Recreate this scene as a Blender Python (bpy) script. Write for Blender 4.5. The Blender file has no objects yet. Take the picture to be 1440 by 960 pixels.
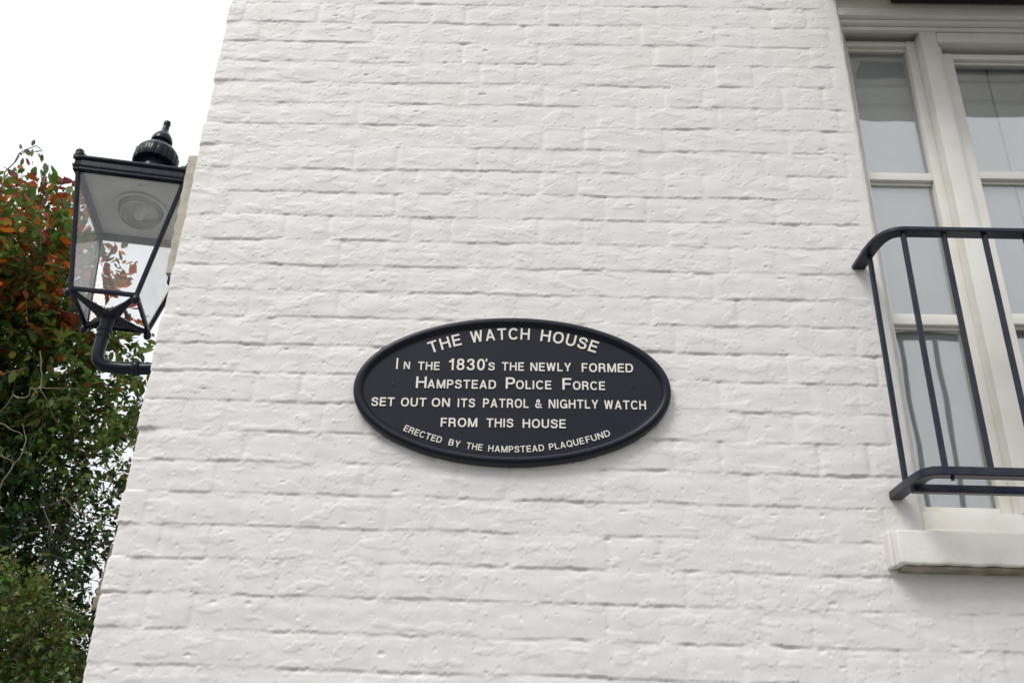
import bpy, bmesh, math, random
import numpy as np
from mathutils import Vector, Matrix
random.seed(7); rng = np.random.default_rng(11)
S = bpy.context.scene; C = S.collection
# ------------------------------------------------------------------ camera (origin = camera height, ground at -1.6)
GROUND = -1.6
f_px = 1312.0
up = Vector((91.0, -2683.0, f_px)).normalized()
lf = Vector((-50000.0, (91*-50000.0 + f_px*f_px)/2683.0, f_px)).normalized()
rt = -lf
fw = rt.cross(up)
if fw.z < 0: fw = -fw
# rows of Rw: world axes seen in camera (x right, y down, z forward)
cx_, cy_, cz_ = Vector((rt.x, fw.x, up.x)), Vector((rt.y, fw.y, up.y)), Vector((rt.z, fw.z, up.z))
cam = bpy.data.cameras.new('camera'); cam.sensor_width = 36.0; cam.lens = 36.0*f_px/1440.0
cam.clip_start = 0.05; cam.clip_end = 1000.0
co = bpy.data.objects.new('camera', cam); C.objects.link(co); S.camera = co
m3 = Matrix((cx_, -cy_, -cz_)).transposed()
co.matrix_world = Matrix.Translation((0, -2.13, 0)) @ m3.to_4x4()
# ------------------------------------------------------------------ overcast sky + one soft sun
SUN_EL, SUN_AZ = math.radians(50), math.radians(215)      # azimuth measured clockwise from +y
w = bpy.data.worlds.new('World'); S.world = w; w.use_nodes = True
nt = w.node_tree; N = nt.nodes; K = nt.links
bg = N['Background']; bg.inputs['Strength'].default_value = 0.1
sky = N.new('ShaderNodeTexSky'); sky.sky_type = 'NISHITA'; sky.sun_disc = False
sky.sun_elevation = SUN_EL; sky.sun_rotation = SUN_AZ; sky.dust_density = 4.0; sky.air_density = 1.0
mx = N.new('ShaderNodeMix'); mx.data_type = 'RGBA'; mx.inputs['Factor'].default_value = 0.93
K.new(sky.outputs[0], mx.inputs['A'])
# overcast cloud layer: CIE-like, brighter to the zenith, faint soft unevenness
tc = N.new('ShaderNodeTexCoord'); sp = N.new('ShaderNodeSeparateXYZ'); K.new(tc.outputs['Generated'], sp.inputs[0])
mr = N.new('ShaderNodeMapRange'); mr.inputs['From Min'].default_value = 0; mr.inputs['From Max'].default_value = 1
mr.inputs['To Min'].default_value = 9.4; mr.inputs['To Max'].default_value = 13.6; K.new(sp.outputs['Z'], mr.inputs['Value'])
nz = N.new('ShaderNodeTexNoise'); nz.inputs['Scale'].default_value = 2.2; nz.inputs['Detail'].default_value = 5; K.new(tc.outputs['Generated'], nz.inputs['Vector'])
mn = N.new('ShaderNodeMapRange'); mn.inputs['From Min'].default_value = .3; mn.inputs['From Max'].default_value = .7
mn.inputs['To Min'].default_value = .96; mn.inputs['To Max'].default_value = 1.04; K.new(nz.outputs['Fac'], mn.inputs['Value'])
mu = N.new('ShaderNodeMath'); mu.operation = 'MULTIPLY'; K.new(mr.outputs[0], mu.inputs[0]); K.new(mn.outputs[0], mu.inputs[1])
cc = N.new('ShaderNodeCombineXYZ')
for i, k in enumerate((.975, 1.0, 1.03)):
    q = N.new('ShaderNodeMath'); q.operation = 'MULTIPLY'; q.inputs[1].default_value = k; K.new(mu.outputs[0], q.inputs[0]); K.new(q.outputs[0], cc.inputs[i])
K.new(cc.outputs[0], mx.inputs['B']); K.new(mx.outputs['Result'], bg.inputs['Color'])
sl = bpy.data.lights.new('sun', 'SUN'); sl.energy = 1.9; sl.angle = math.radians(22); sl.color = (1, .96, .91)
so = bpy.data.objects.new('sun', sl); C.objects.link(so)
sd = Vector((math.sin(SUN_AZ)*math.cos(SUN_EL), math.cos(SUN_AZ)*math.cos(SUN_EL), math.sin(SUN_EL)))
so.rotation_euler = sd.to_track_quat('Z', 'Y').to_euler(); so.location = (0, -5, 8)
S.view_settings.view_transform = 'Standard'; S.view_settings.look = 'None'; S.view_settings.gamma = 1
S.view_settings.exposure = -0.08
S.render.engine = 'CYCLES'; S.cycles.max_bounces = 8; S.cycles.transparent_max_bounces = 24; S.cycles.use_denoising = True

# ------------------------------------------------------------------ materials
def mat(name, col, rough=.5, spec=.5, metal=0, var=.0, vscale=8, bump=0, bscale=60, bdet=6, stain=None, coat=0, vcol2=None, streak=0):
    m = bpy.data.materials.new(name); m.use_nodes = True; t = m.node_tree; n = t.nodes; l = t.links
    b = n['Principled BSDF']; b.inputs['Roughness'].default_value = rough; b.inputs['Metallic'].default_value = metal
    b.inputs['Specular IOR Level'].default_value = spec; b.inputs['Coat Weight'].default_value = coat
    b.inputs['Base Color'].default_value = (*col, 1)
    g = n.new('ShaderNodeNewGeometry')
    if var > 0 or vcol2:
        no = n.new('ShaderNodeTexNoise'); no.inputs['Scale'].default_value = vscale; no.inputs['Detail'].default_value = 6
        l.new(g.outputs['Position'], no.inputs['Vector'])
        r = n.new('ShaderNodeMapRange'); r.inputs['From Min'].default_value = .35; r.inputs['From Max'].default_value = .68; l.new(no.outputs['Fac'], r.inputs['Value'])
        x = n.new('ShaderNodeMix'); x.data_type = 'RGBA'; l.new(r.outputs[0], x.inputs['Factor'])
        x.inputs['A'].default_value = (*col, 1)
        c2 = vcol2 or tuple(min(1, c*(1-var)) for c in col)
        x.inputs['B'].default_value = (*c2, 1); out = x.outputs['Result']
        if stain:
            no2 = n.new('ShaderNodeTexNoise'); no2.inputs['Scale'].default_value = stain[1]; no2.inputs['Detail'].default_value = 8; no2.inputs['Roughness'].default_value = .65
            l.new(g.outputs['Position'], no2.inputs['Vector'])
            r2 = n.new('ShaderNodeMapRange'); r2.inputs['From Min'].default_value = stain[2]; r2.inputs['From Max'].default_value = stain[2]+.12; r2.inputs['To Max'].default_value = stain[3]
            l.new(no2.outputs['Fac'], r2.inputs['Value'])
            x2 = n.new('ShaderNodeMix'); x2.data_type = 'RGBA'; l.new(r2.outputs[0], x2.inputs['Factor']); l.new(out, x2.inputs['A']); x2.inputs['B'].default_value = (*stain[0], 1); out = x2.outputs['Result']
        if streak:
            mp = n.new('ShaderNodeMapping'); mp.inputs['Scale'].default_value = (9, 9, 1.1); l.new(g.outputs['Position'], mp.inputs['Vector'])
            n3 = n.new('ShaderNodeTexNoise'); n3.inputs['Scale'].default_value = 1.6; n3.inputs['Detail'].default_value = 9; n3.inputs['Roughness'].default_value = .7; l.new(mp.outputs[0], n3.inputs['Vector'])
            r3 = n.new('ShaderNodeMapRange'); r3.inputs['From Min'].default_value = .48; r3.inputs['From Max'].default_value = .72; r3.inputs['To Max'].default_value = streak; l.new(n3.outputs['Fac'], r3.inputs['Value'])
            x3 = n.new('ShaderNodeMix'); x3.data_type = 'RGBA'; l.new(r3.outputs[0], x3.inputs['Factor']); l.new(out, x3.inputs['A']); x3.inputs['B'].default_value = (.52, .50, .46, 1); out = x3.outputs['Result']
        l.new(out, b.inputs['Base Color'])
    if bump:
        nb = n.new('ShaderNodeTexNoise'); nb.inputs['Scale'].default_value = bscale; nb.inputs['Detail'].default_value = bdet; nb.inputs['Roughness'].default_value = .6
        l.new(g.outputs['Position'], nb.inputs['Vector'])
        bp = n.new('ShaderNodeBump'); bp.inputs['Strength'].default_value = 1.0; bp.inputs['Distance'].default_value = bump
        l.new(nb.outputs['Fac'], bp.inputs['Height']); l.new(bp.outputs[0], b.inputs['Normal'])
    return m
M_WALL = mat('painted_brick', (.745, .715, .697), .5, .35, var=.0, vcol2=(.726, .708, .698), vscale=2.2, streak=.16, bump=.0004, bscale=85, bdet=7, stain=((.60, .55, .47), 7.5, .70, .3))
M_FRAME = mat('window_paint', (.79, .772, .738), .32, .5, vcol2=(.74, .715, .65), vscale=14, bump=.0004, bscale=120, stain=((.42, .37, .27), 26, .71, .5))
M_SILL = mat('sill_paint', (.80, .775, .74), .4, .4, vcol2=(.73, .70, .64), vscale=9, bump=.0009, bscale=90, stain=((.28, .25, .17), 30, .70, .7))
M_SILLDARK = mat('sill_grime_shade', (.20, .18, .12), .8, .2, vcol2=(.38, .35, .27), vscale=30, bump=.002, bscale=60)  # dirt colour that also paints in the deep shade below the sill
M_REVEAL = mat('reveal_paint', (.79, .77, .725), .5, .35, vcol2=(.73, .71, .66), vscale=9, bump=.001, bscale=60)
M_BLACK = mat('black_gloss_paint', (.006, .009, .022), .20, .22, vcol2=(.016, .020, .030), vscale=40, bump=.00035, bscale=130)
M_IRON = mat('guard_paint', (.010, .015, .038), .28, .32, vcol2=(.022, .026, .034), vscale=30, bump=.0007, bscale=110, stain=((.10, .06, .035), 55, .73, .6))
M_PLATE = mat('plaque_paint', (.0065, .0088, .019), .36, .27, vcol2=(.009, .011, .020), vscale=9, bump=.0003, bscale=160)
M_LETTER = mat('letter_paint', (.82, .79, .73), .45, .4, vcol2=(.76, .72, .65), vscale=60, bump=.0003, bscale=200)
M_LAMPW = mat('reflector_enamel', (.55, .57, .57), .3, .5, vcol2=(.45, .46, .43), vscale=7)
M_TIMBER = mat('weathered_timber', (.52, .49, .41), .7, .25, vcol2=(.36, .33, .27), vscale=25, bump=.002, bscale=50)
M_TIMB2 = mat('brown_timber', (.30, .25, .195), .7, .25, vcol2=(.17, .13, .10), vscale=25, bump=.002, bscale=50)
M_DARKW = mat('dark_stained_wood', (.035, .026, .02), .55, .3, vcol2=(.02, .016, .013), vscale=14, bump=.002, bscale=40)
M_SHUT = mat('shutter_paint', (.80, .84, .85), .45, .3, vcol2=(.73, .775, .78), vscale=3)
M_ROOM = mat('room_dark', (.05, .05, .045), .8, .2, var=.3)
M_BARK = mat('bark', (.14, .115, .085), .85, .2, vcol2=(.065, .055, .042), vscale=22, bump=.008, bscale=30)
M_TWIG = mat('twig_bark', (.22, .18, .14), .8, .2, vcol2=(.11, .09, .07), vscale=30)
M_PAVE = mat('paving_stone', (.30, .29, .27), .8, .3, vcol2=(.22, .215, .20), vscale=4, bump=.003, bscale=40)
M_ROAD = mat('asphalt', (.05, .05, .05), .85, .3, vcol2=(.07, .068, .065), vscale=6, bump=.004, bscale=90)
M_KERB = mat('kerb_granite', (.34, .33, .32), .75, .3, vcol2=(.25, .25, .24), vscale=30, bump=.002, bscale=80)
M_EARTH = mat('ground_earth', (.16, .15, .11), .95, .1, vcol2=(.09, .11, .05), vscale=.6, bump=.02, bscale=5)
def glass(name, refl, tint=(1, 1, 1), dirt=.04, rough=.0, bump=0, rmax=.95):
    m = bpy.data.materials.new(name); m.use_nodes = True; t = m.node_tree; n = t.nodes; l = t.links
    n.remove(n['Principled BSDF']); out = n['Material Output']
    tr = n.new('ShaderNodeBsdfTransparent'); tr.inputs[0].default_value = (*tint, 1)
    gl = n.new('ShaderNodeBsdfGlossy'); gl.inputs['Roughness'].default_value = rough
    df = n.new('ShaderNodeBsdfDiffuse'); df.inputs[0].default_value = (.6, .6, .57, 1)
    lw = n.new('ShaderNodeLayerWeight'); lw.inputs['Blend'].default_value = .25
    r = n.new('ShaderNodeMapRange'); r.inputs['To Min'].default_value = refl; r.inputs['To Max'].default_value = rmax; l.new(lw.outputs['Fresnel'], r.inputs['Value'])
    x = n.new('ShaderNodeMixShader'); l.new(r.outputs[0], x.inputs[0]); l.new(tr.outputs[0], x.inputs[1]); l.new(gl.outputs[0], x.inputs[2])
    x2 = n.new('ShaderNodeMixShader'); l.new(x.outputs[0], x2.inputs[1]); l.new(df.outputs[0], x2.inputs[2])
    no = n.new('ShaderNodeTexNoise'); no.inputs['Scale'].default_value = 9; no.inputs['Detail'].default_value = 6
    g = n.new('ShaderNodeNewGeometry'); l.new(g.outputs['Position'], no.inputs['Vector'])
    r2 = n.new('ShaderNodeMapRange'); r2.inputs['From Min'].default_value = .4; r2.inputs['From Max'].default_value = .75; r2.inputs['To Min'].default_value = dirt*.4; r2.inputs['To Max'].default_value = dirt*2; l.new(no.outputs['Fac'], r2.inputs['Value'])
    l.new(r2.outputs[0], x2.inputs[0]); l.new(x2.outputs[0], out.inputs[0])
    if bump:
        nb = n.new('ShaderNodeTexNoise'); nb.inputs['Scale'].default_value = 5; nb.inputs['Detail'].default_value = 1; l.new(g.outputs['Position'], nb.inputs['Vector'])
        bp = n.new('ShaderNodeBump'); bp.inputs['Distance'].default_value = bump; l.new(nb.outputs['Fac'], bp.inputs['Height']); l.new(bp.outputs[0], gl.inputs['Normal'])
    return m
M_PANE = glass('window_glass', .20, dirt=.015, bump=.0016)
M_LGLASS = glass('lantern_glass', .045, dirt=.018, rmax=.35)
def leafmat(name, transl=.35, rough=.45):
    m = bpy.data.materials.new(name); m.use_nodes = True; t = m.node_tree; n = t.nodes; l = t.links
    b = n['Principled BSDF']; b.inputs['Roughness'].default_value = rough; b.inputs['Specular IOR Level'].default_value = .3
    a = n.new('ShaderNodeAttribute'); a.attribute_name = 'leafcol'; l.new(a.outputs['Color'], b.inputs['Base Color'])
    tl = n.new('ShaderNodeBsdfTranslucent'); l.new(a.outputs['Color'], tl.inputs[0])
    x = n.new('ShaderNodeMixShader'); x.inputs[0].default_value = transl; l.new(b.outputs[0], x.inputs[1]); l.new(tl.outputs[0], x.inputs[2])
    l.new(x.outputs[0], n['Material Output'].inputs[0]); return m
M_LEAF = leafmat('leaf_surface', .45); M_LEAFD = leafmat('evergreen_leaf_surface', .25, .45)

# ------------------------------------------------------------------ object helpers
def link(name, me, parent=None, m=None, loc=None):
    o = bpy.data.objects.new(name, me); C.objects.link(o)
    if m is not None and me is not None and not len(me.materials): me.materials.append(m)
    if parent is not None: o.parent = parent
    if loc is not None: o.location = loc
    return o
def tag(o, label=None, cat=None, group=None, kind=None):
    if label: o['label'] = label
    if cat: o['category'] = cat
    if group: o['group'] = group
    if kind: o['kind'] = kind
    return o
def empty(name, loc=(0, 0, 0)):
    o = bpy.data.objects.new(name, None); C.objects.link(o); o.location = loc; o.empty_display_size = .05; return o
class MB:
    def __init__(s): s.v = []; s.f = []; s.sm = []
    def add(s, vs, fs, smooth=False):
        k = len(s.v); s.v += [tuple(p) for p in vs]; s.f += [tuple(i+k for i in q) for q in fs]; s.sm += [smooth]*len(fs); return s
    def box(s, x0, x1, y0, y1, z0, z1):
        vs = [(x, y, z) for z in (z0, z1) for y in (y0, y1) for x in (x0, x1)]
        return s.add(vs, [(0, 2, 3, 1), (4, 5, 7, 6), (0, 1, 5, 4), (2, 6, 7, 3), (0, 4, 6, 2), (1, 3, 7, 5)])
    def sweep(s, path, prof, closed=False, caps=True, smooth=True, upv=(0, 0, 1), scales=None):
        # prof: list of (a,b) in the frame normal to the path (a sideways, b along upv)
        P = [Vector(p) for p in path]; n = len(P); k = len(prof); vs = []; U = Vector(upv)
        for i in range(n):
            a = P[(i-1) % n] if (closed or i > 0) else P[i]; b = P[(i+1) % n] if (closed or i < n-1) else P[i]
            t = (b-a).normalized()
            if abs(t.dot(U)) > .98:
                sd_ = t.cross(Vector((0, 1, 0))).normalized() if abs(t.y) < .9 else t.cross(Vector((1, 0, 0))).normalized()
            else: sd_ = t.cross(U).normalized()
            u2 = sd_.cross(t).normalized(); sc = scales[i] if scales else 1
            for (x, y) in prof: vs.append(P[i]+sd_*x*sc+u2*y*sc)
        fs = []
        for i in range(n if closed else n-1):
            j = (i+1) % n
            for q in range(k):
                r = (q+1) % k; fs.append((i*k+q, i*k+r, j*k+r, j*k+q))
        s.add(vs, fs, smooth)
        if caps and not closed: s.add(vs[:k], [tuple(range(k))]); s.add(vs[-k:], [tuple(reversed(range(k)))])
        return s
    def tube(s, path, r, n=10, scales=None, **kw):
        # parallel-transport tube
        P = [Vector(p) for p in path]; vs = []; side = None
        for i in range(len(P)):
            a = P[max(i-1, 0)]; b = P[min(i+1, len(P)-1)]; t = (b-a).normalized()
            if side is None:
                side = t.cross(Vector((0, 0, 1)) if abs(t.z) < .9 else Vector((0, 1, 0))).normalized()
            else: side = (side - t*side.dot(t)).normalized()
            u = t.cross(side); rr = r*(scales[i] if scales else 1)
            for q in range(n):
                an = 2*math.pi*q/n; vs.append(P[i]+side*rr*math.cos(an)+u*rr*math.sin(an))
        fs = [(i*n+q, i*n+(q+1) % n, (i+1)*n+(q+1) % n, (i+1)*n+q) for i in range(len(P)-1) for q in range(n)]
        s.add(vs, fs, True); s.add(vs[:n], [tuple(reversed(range(n)))]); s.add(vs[-n:], [tuple(range(n))]); return s
    def lathe(s, prof, n=32, mod=None, cap=True):
        vs = []
        for (r, z) in prof:
            for q in range(n):
                a = 2*math.pi*q/n; rr = r*(mod(a, r, z) if mod else 1); vs.append((rr*math.cos(a), rr*math.sin(a), z))
        fs = [(i*n+q, i*n+(q+1) % n, (i+1)*n+(q+1) % n, (i+1)*n+q) for i in range(len(prof)-1) for q in range(n)]
        s.add(vs, fs, True)
        if cap: s.add(vs[-n:], [tuple(range(n))]); s.add(vs[:n], [tuple(reversed(range(n)))])
        return s
    def xf(s, M):
        s.v = [tuple(M @ Vector(p)) for p in s.v]; return s
    def build(s, name, m, parent=None, bevel=0, seg=2, label=None):
        me = bpy.data.meshes.new(name); me.from_pydata(s.v, [], s.f)
        me.polygons.foreach_set('use_smooth', s.sm)
        if bevel:
            bm = bmesh.new(); bm.from_mesh(me); bmesh.ops.remove_doubles(bm, verts=bm.verts, dist=1e-6)
            bm.normal_update()
            es = [e for e in bm.edges if len(e.link_faces) == 2 and e.calc_face_angle(0) > .5]
            bmesh.ops.bevel(bm, geom=es, offset=bevel, segments=seg, affect='EDGES', clamp_overlap=True, profile=.6)
            bm.normal_update()
            for f in bm.faces: f.smooth = True
            bm.to_mesh(me); bm.free()
            me.set_sharp_from_angle(angle=.9)
        else:
            bm = bmesh.new(); bm.from_mesh(me); bmesh.ops.recalc_face_normals(bm, faces=bm.faces); bm.to_mesh(me); bm.free()
            me.set_sharp_from_angle(angle=.75)
        me.update(); o = link(name, me, parent, m)
        if label: o['label'] = label
        return o
def circ(r, n=12): return [(r*math.cos(2*math.pi*i/n), r*math.sin(2*math.pi*i/n)) for i in range(n)]
def bez(p0, p1, p2, p3, n=8):
    p0, p1, p2, p3 = map(Vector, (p0, p1, p2, p3)); out = []
    for i in range(n+1):
        t = i/n; out.append(p0*(1-t)**3+p1*3*t*(1-t)**2+p2*3*t*t*(1-t)+p3*t**3)
    return out

# ------------------------------------------------------------------ ground
def sheet(name, x0, x1, y0, y1, z, m):
    me = bpy.data.meshes.new(name); me.from_pydata([(x0, y0, z), (x1, y0, z), (x1, y1, z), (x0, y1, z)], [], [(0, 1, 2, 3)])
    return tag(link(name, me, None, m), kind='structure')
sheet('ground', -400, 400, -400, 400, GROUND-.14, M_EARTH)
sheet('road', -400, 400, -7.0, -1.62, GROUND-.12, M_ROAD)
pv = MB().box(-60, 60, -1.45, 6, GROUND-.3, GROUND-.012).box(-60, 60, -10, -7.17, GROUND-.3, GROUND-.012).build('pavement', M_PAVE)
tag(pv, kind='structure')
kb = MB()
for yy in (-1.6, -7.15): kb.box(-60, 60, yy, yy+.14, GROUND-.3, GROUND)
tag(kb.build('kerb', M_KERB, None, .008), kind='structure')

# ------------------------------------------------------------------ painted brick relief
def h2(ix, iy, seed):
    n = (ix.astype(np.int64)*374761393 + iy.astype(np.int64)*668265263 + seed*2147483647) & 0xffffffff
    n = ((n ^ (n >> 13))*1274126177) & 0xffffffff; n = (n ^ (n >> 16)); n = (n*2246822519) & 0xffffffff; n ^= (n >> 15)
    return (n & 0xffffff)/float(0x1000000)
def perlin(x, y, seed):
    xi = np.floor(x); yi = np.floor(y); fx = x-xi; fy = y-yi
    u = fx*fx*fx*(fx*(fx*6-15)+10); v = fy*fy*fy*(fy*(fy*6-15)+10); r = 0
    for dx in (0, 1):
        for dy in (0, 1):
            a = h2(xi+dx, yi+dy, seed)*2*np.pi
            d = np.cos(a)*(fx-dx)+np.sin(a)*(fy-dy)
            r = r + d*(u if dx else 1-u)*(v if dy else 1-v)
    return r*1.5
def fbm(x, y, seed, o=3, g=.5):
    a = 1; s = 0
    for i in range(o): s = s+a*perlin(x*2**i+17.3*i, y*2**i-9.1*i, seed+i); a *= g
    return s
def sstep(a, b, x):
    t = np.clip((x-a)/(b-a), 0, 1); return t*t*(3-2*t)
PITCH = .0783; ZTOP = 2.117; UNIT = .345
def relief(U, Z):
    """height in metres (towards the street) and brick id (row, index) or -1 for mortar"""
    wob = .0036*fbm(U*5.0, Z*3.0, 5, 3)+.0021*perlin(U*36, Z*16, 8)+.0009*perlin(U*90, Z*30, 9)
    q = (ZTOP-(Z+wob))/PITCH; row = np.floor(q); t = (q-row)*PITCH          # t = distance below the bed of the brick above
    rowj = h2(row, row*0+3, 21)*.02-.01
    ph = np.where(np.mod(row, 2) == 0, .2275-.0575, .2275-.0575+UNIT/2)
    a = (U-ph-rowj)/UNIT; un = np.floor(a); s = (a-un)*UNIT                    # header first, then stretcher
    j1 = .115+(h2(row, un, 31)-.5)*.014
    head = s < j1
    # distance from the nearest perpend (joints at s=0 / s=UNIT and s=j1), slanted a little
    pw = .0022*perlin(U*20, Z*45, 40)
    d = np.minimum(np.minimum(np.abs(s+pw), np.abs(UNIT-s+pw)), np.abs(s-j1+pw))
    idx = un*2+np.where(head, 0, 1)
    # bed joint: sharp underside, gentle shelf back out to the brick below
    dep = .0012+.0012*np.clip(fbm(U*5.5, row*3.7, 50, 2)*1.2+.25, -.6, 2.2)+.0028*np.clip(perlin(U*15, row*5.1, 55)-.30, 0, 1)*2.2
    dep = dep*(.55+.45*np.clip(1.2-.0*U, 0, 1))
    tn = t+.0016*perlin(U*45, row*2.3, 60)
    shelf = 1-.82*sstep(.0035, .0125, tn)-.18*sstep(.010, .026, tn)
    drop = sstep(PITCH-.0022, PITCH+.0003, t)
    dep = dep*(1-.22*sstep(1.0, 1.8, Z))
    jt = -dep*np.maximum(shelf*sstep(-.0002, .0003, tn+.0005), drop)
    # perpends, most of them nearly filled with paint
    dp = .0002+.0017*np.clip(h2(row, idx, 70)*1.5-.35, 0, 1)*(.6+.8*perlin(U*18, Z*26, 71)*1.2)
    up_ = 1-.5*sstep(.9, 1.7, Z)
    pj = -dp*up_*np.exp(-(d/.0072)**2)
    # bricks: offset, tilt, pillowed arris
    off = (h2(row, idx, 80)-.5)*.0021*(1-np.exp(-(d/.007)**2))
    edge = -.0009*np.exp(-(d/.013)**2)-.0007*np.exp(-(t-.014)**2/.009**2)
    # hand-made brick faces under many coats of paint
    patch = .35+.65*sstep(-.15, .45, fbm(U*3.1, Z*5.3, 88, 2))
    lum = .00125*fbm(U*11, Z*20, 90, 2, .5)+.00024*patch*fbm(U*34+Z*6, Z*52, 95, 2)+.00016*patch*fbm(U*120, Z*150, 99, 2)
    n1 = fbm(U*9+Z*7, Z*21-U*5, 110, 2); msk = sstep(.18, .55, perlin(U*4.2, Z*7.5, 120))
    cre = -.0008*np.exp(-(n1/.05)**2)*msk
    n2 = fbm(U*17-Z*11, Z*30+U*6, 130, 2); ms2 = sstep(.2, .55, perlin(U*5.7+4, Z*9+2, 140))
    cre = cre+.0005*np.exp(-(n2/.07)**2)*ms2
    flk = .0009*sstep(.02, .07, fbm(U*11+3, Z*26, 150, 3)-.30)               # edges of old flaked coats
    pit = -.0028*sstep(.70, .90, perlin(U*26, Z*60, 160))-.0014*sstep(.62, .75, perlin(U*70, Z*85, 165))
    spk = .0014*sstep(.72, .80, perlin(U*95+7, Z*100, 170))
    cj = (h2(row, row*0+9, 84)-.5)*.0075*(1-sstep(-.965, -.90, U))*(1-.8*np.exp(-(t/.006)**2))
    h = cj+jt+pj+off+edge+lum+cre+flk+pit+spk
    calm = sstep(.845, .888, U)*(1-sstep(2.6, 2.66, U))*sstep(.40, .50, Z)  # plastered margin beside the window
    h = h*(1-.72*calm)
    br = (t > .010) & (d > .0045)
    return h, row.astype(np.int64), idx.astype(np.int64), br
R_C = .012
def wrap(U, h):
    """front wall is y=0 facing -y; at x=-.975 it turns the corner onto the side wall"""
    s0 = -.975+R_C; x = U.copy(); y = -h.copy(); arc = R_C*math.pi/2
    a = np.clip((s0-U)/arc, 0, 1)*math.pi/2
    m = U < s0
    x = np.where(m, s0-(R_C+h)*np.sin(a), x); y = np.where(m, R_C-(R_C+h)*np.cos(a), y)
    m2 = U < s0-arc
    y = np.where(m2, R_C+(s0-arc-U), y)
    return x, y
def grid_mesh(us, zs, cut=None):
    U, Z = np.meshgrid(us, zs); h, row, idx, br = relief(U, Z); X, Y = wrap(U, h)
    P = np.stack([X, Y, Z], -1)
    du = np.gradient(P, axis=1); dz = np.gradient(P, axis=0); Nn = np.cross(du, dz); Nn /= np.linalg.norm(Nn, axis=-1, keepdims=True)+1e-12
    ny, nx = U.shape; I = np.arange(ny*nx).reshape(ny, nx)
    Q = np.stack([I[:-1, :-1], I[:-1, 1:], I[1:, 1:], I[1:, :-1]], -1).reshape(-1, 4)
    uc = (U[:-1, :-1]+U[1:, 1:]).ravel()/2; zc = (Z[:-1, :-1]+Z[1:, 1:]).ravel()/2
    keep = np.ones(len(Q), bool) if cut is None else ~cut(uc, zc)
    lab = np.where(br, (row+500)*4000+(idx+1000), -1)[:-1, :-1].ravel()
    return P.reshape(-1, 3), Nn.reshape(-1, 3), Q[keep], lab[keep]
def np_mesh(name, P, Q, Nn=None, smooth=True):
    used = np.unique(Q); mp = np.full(len(P), -1, np.int64); mp[used] = np.arange(len(used)); q = mp[Q]; k = Q.shape[1]
    me = bpy.data.meshes.new(name); me.vertices.add(len(used)); me.vertices.foreach_set('co', P[used].astype(np.float32).ravel())
    me.loops.add(q.size); me.loops.foreach_set('vertex_index', q.astype(np.int32).ravel())
    me.polygons.add(len(q)); me.polygons.foreach_set('loop_start', np.arange(0, q.size, k, dtype=np.int32))
    me.polygons.foreach_set('use_smooth', np.full(len(q), smooth)); me.update(calc_edges=True)
    if Nn is not None: me.normals_split_custom_set_from_vertices(Nn[used].tolist())
    return me

house = empty('brick_house', (0, 0, GROUND))
tag(house, 'white painted brick house filling the photo, with a cream sash window at the right', 'house')
house.location = (0, 0, 0)
WX0, WX1, WZ0, WZ1 = .893, 2.607, .53, 2.33                      # window opening
STEP = .0032
us = np.arange(-.975-.26, 1.30, STEP); zs = np.arange(.0, 2.42, STEP)
cut = lambda u, z: (u > WX0-.004) & (u < WX1) & (z > WZ0) & (z < WZ1)
P, Nn, Q, lab = grid_mesh(us, zs, cut)
wall_me = np_mesh('wall', P, Q[lab < 0], Nn)
wall = link('wall', wall_me, house, M_WALL); wall['label'] = 'thick white painted mortar of the front wall'
ids, inv, cnt = np.unique(lab, return_inverse=True, return_counts=True)
order = np.argsort(inv, kind='stable'); starts = np.concatenate([[0], np.cumsum(cnt)])
cent = P[Q].mean(1)
def px(c):
    v = Vector(c)-Vector((0, -2.13, 0)); z = v.dot(cz_ * 1) if False else v.x*rt.z+v.y*fw.z+v.z*up.z
    return ((v.x*rt.x+v.y*fw.x+v.z*up.x)/z*f_px+720, (v.x*rt.y+v.y*fw.y+v.z*up.y)/z*f_px+480, z)
info = []
for i, b in enumerate(ids):
    if b < 0: continue
    fidx = order[starts[i]:starts[i+1]]; c = cent[fidx].mean(0); u, v, z = px(c)
    vis = (-40 < u < 1480) and (-30 < v < 990) and c[1] < .05
    info.append((0 if vis else 1, -cnt[i]/z**2, fidx))
info.sort(key=lambda t: (t[0], t[1]))
for k, (_, _, fidx) in enumerate(info):
    if k < 300: link('brick', np_mesh('brick', P, Q[fidx], Nn), wall, M_WALL)
rest = [t[2] for t in info[300:]]
if rest:
    o = link('brick_remainder', np_mesh('brick_remainder', P, Q[np.concatenate(rest)], Nn), wall, M_WALL); o['kind'] = 'stuff'
# the rest of the wall beyond the frame, same bond, coarser sheet
def coarse(u0, u1, z0, z1, st=.014):
    a = np.linspace(u0, u1, max(2, int(round((u1-u0)/st))+1)); b = np.linspace(z0, z1, max(2, int(round((z1-z0)/st))+1))
    p, n, q, l = grid_mesh(a, b); return p, n, q
ps, ns, qs, off = [], [], [], 0
ue, ze = us[-1], zs[-1]
for r in ((us[0], 4.5, GROUND-.02, 0.0), (us[0], 4.5, ze, 4.6), (ue, 4.5, 0.0, WZ0), (WX1, 4.5, WZ0, ze), (ue, WX1, WZ1, ze), (-5.0, us[0], GROUND-.02, 4.6)):
    p, n, q = coarse(*r); ps.append(p); ns.append(n); qs.append(q+off); off += len(p)
o = link('outer_brickwork', np_mesh('outer_brickwork', np.concatenate(ps), np.concatenate(qs), np.concatenate(ns)), wall, M_WALL); o['kind'] = 'stuff'
# back, far side, roof so the house is closed
MB().box(-.93, 4.5, 3.9, 4.0, GROUND, 4.6).box(4.4, 4.5, .06, 3.9, GROUND, 4.6).build('rear_wall', M_WALL, house)
MB().box(-1.1, 4.6, -.12, 4.1, 4.6, 4.72).build('roof', M_DARKW, house, .01)
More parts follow.
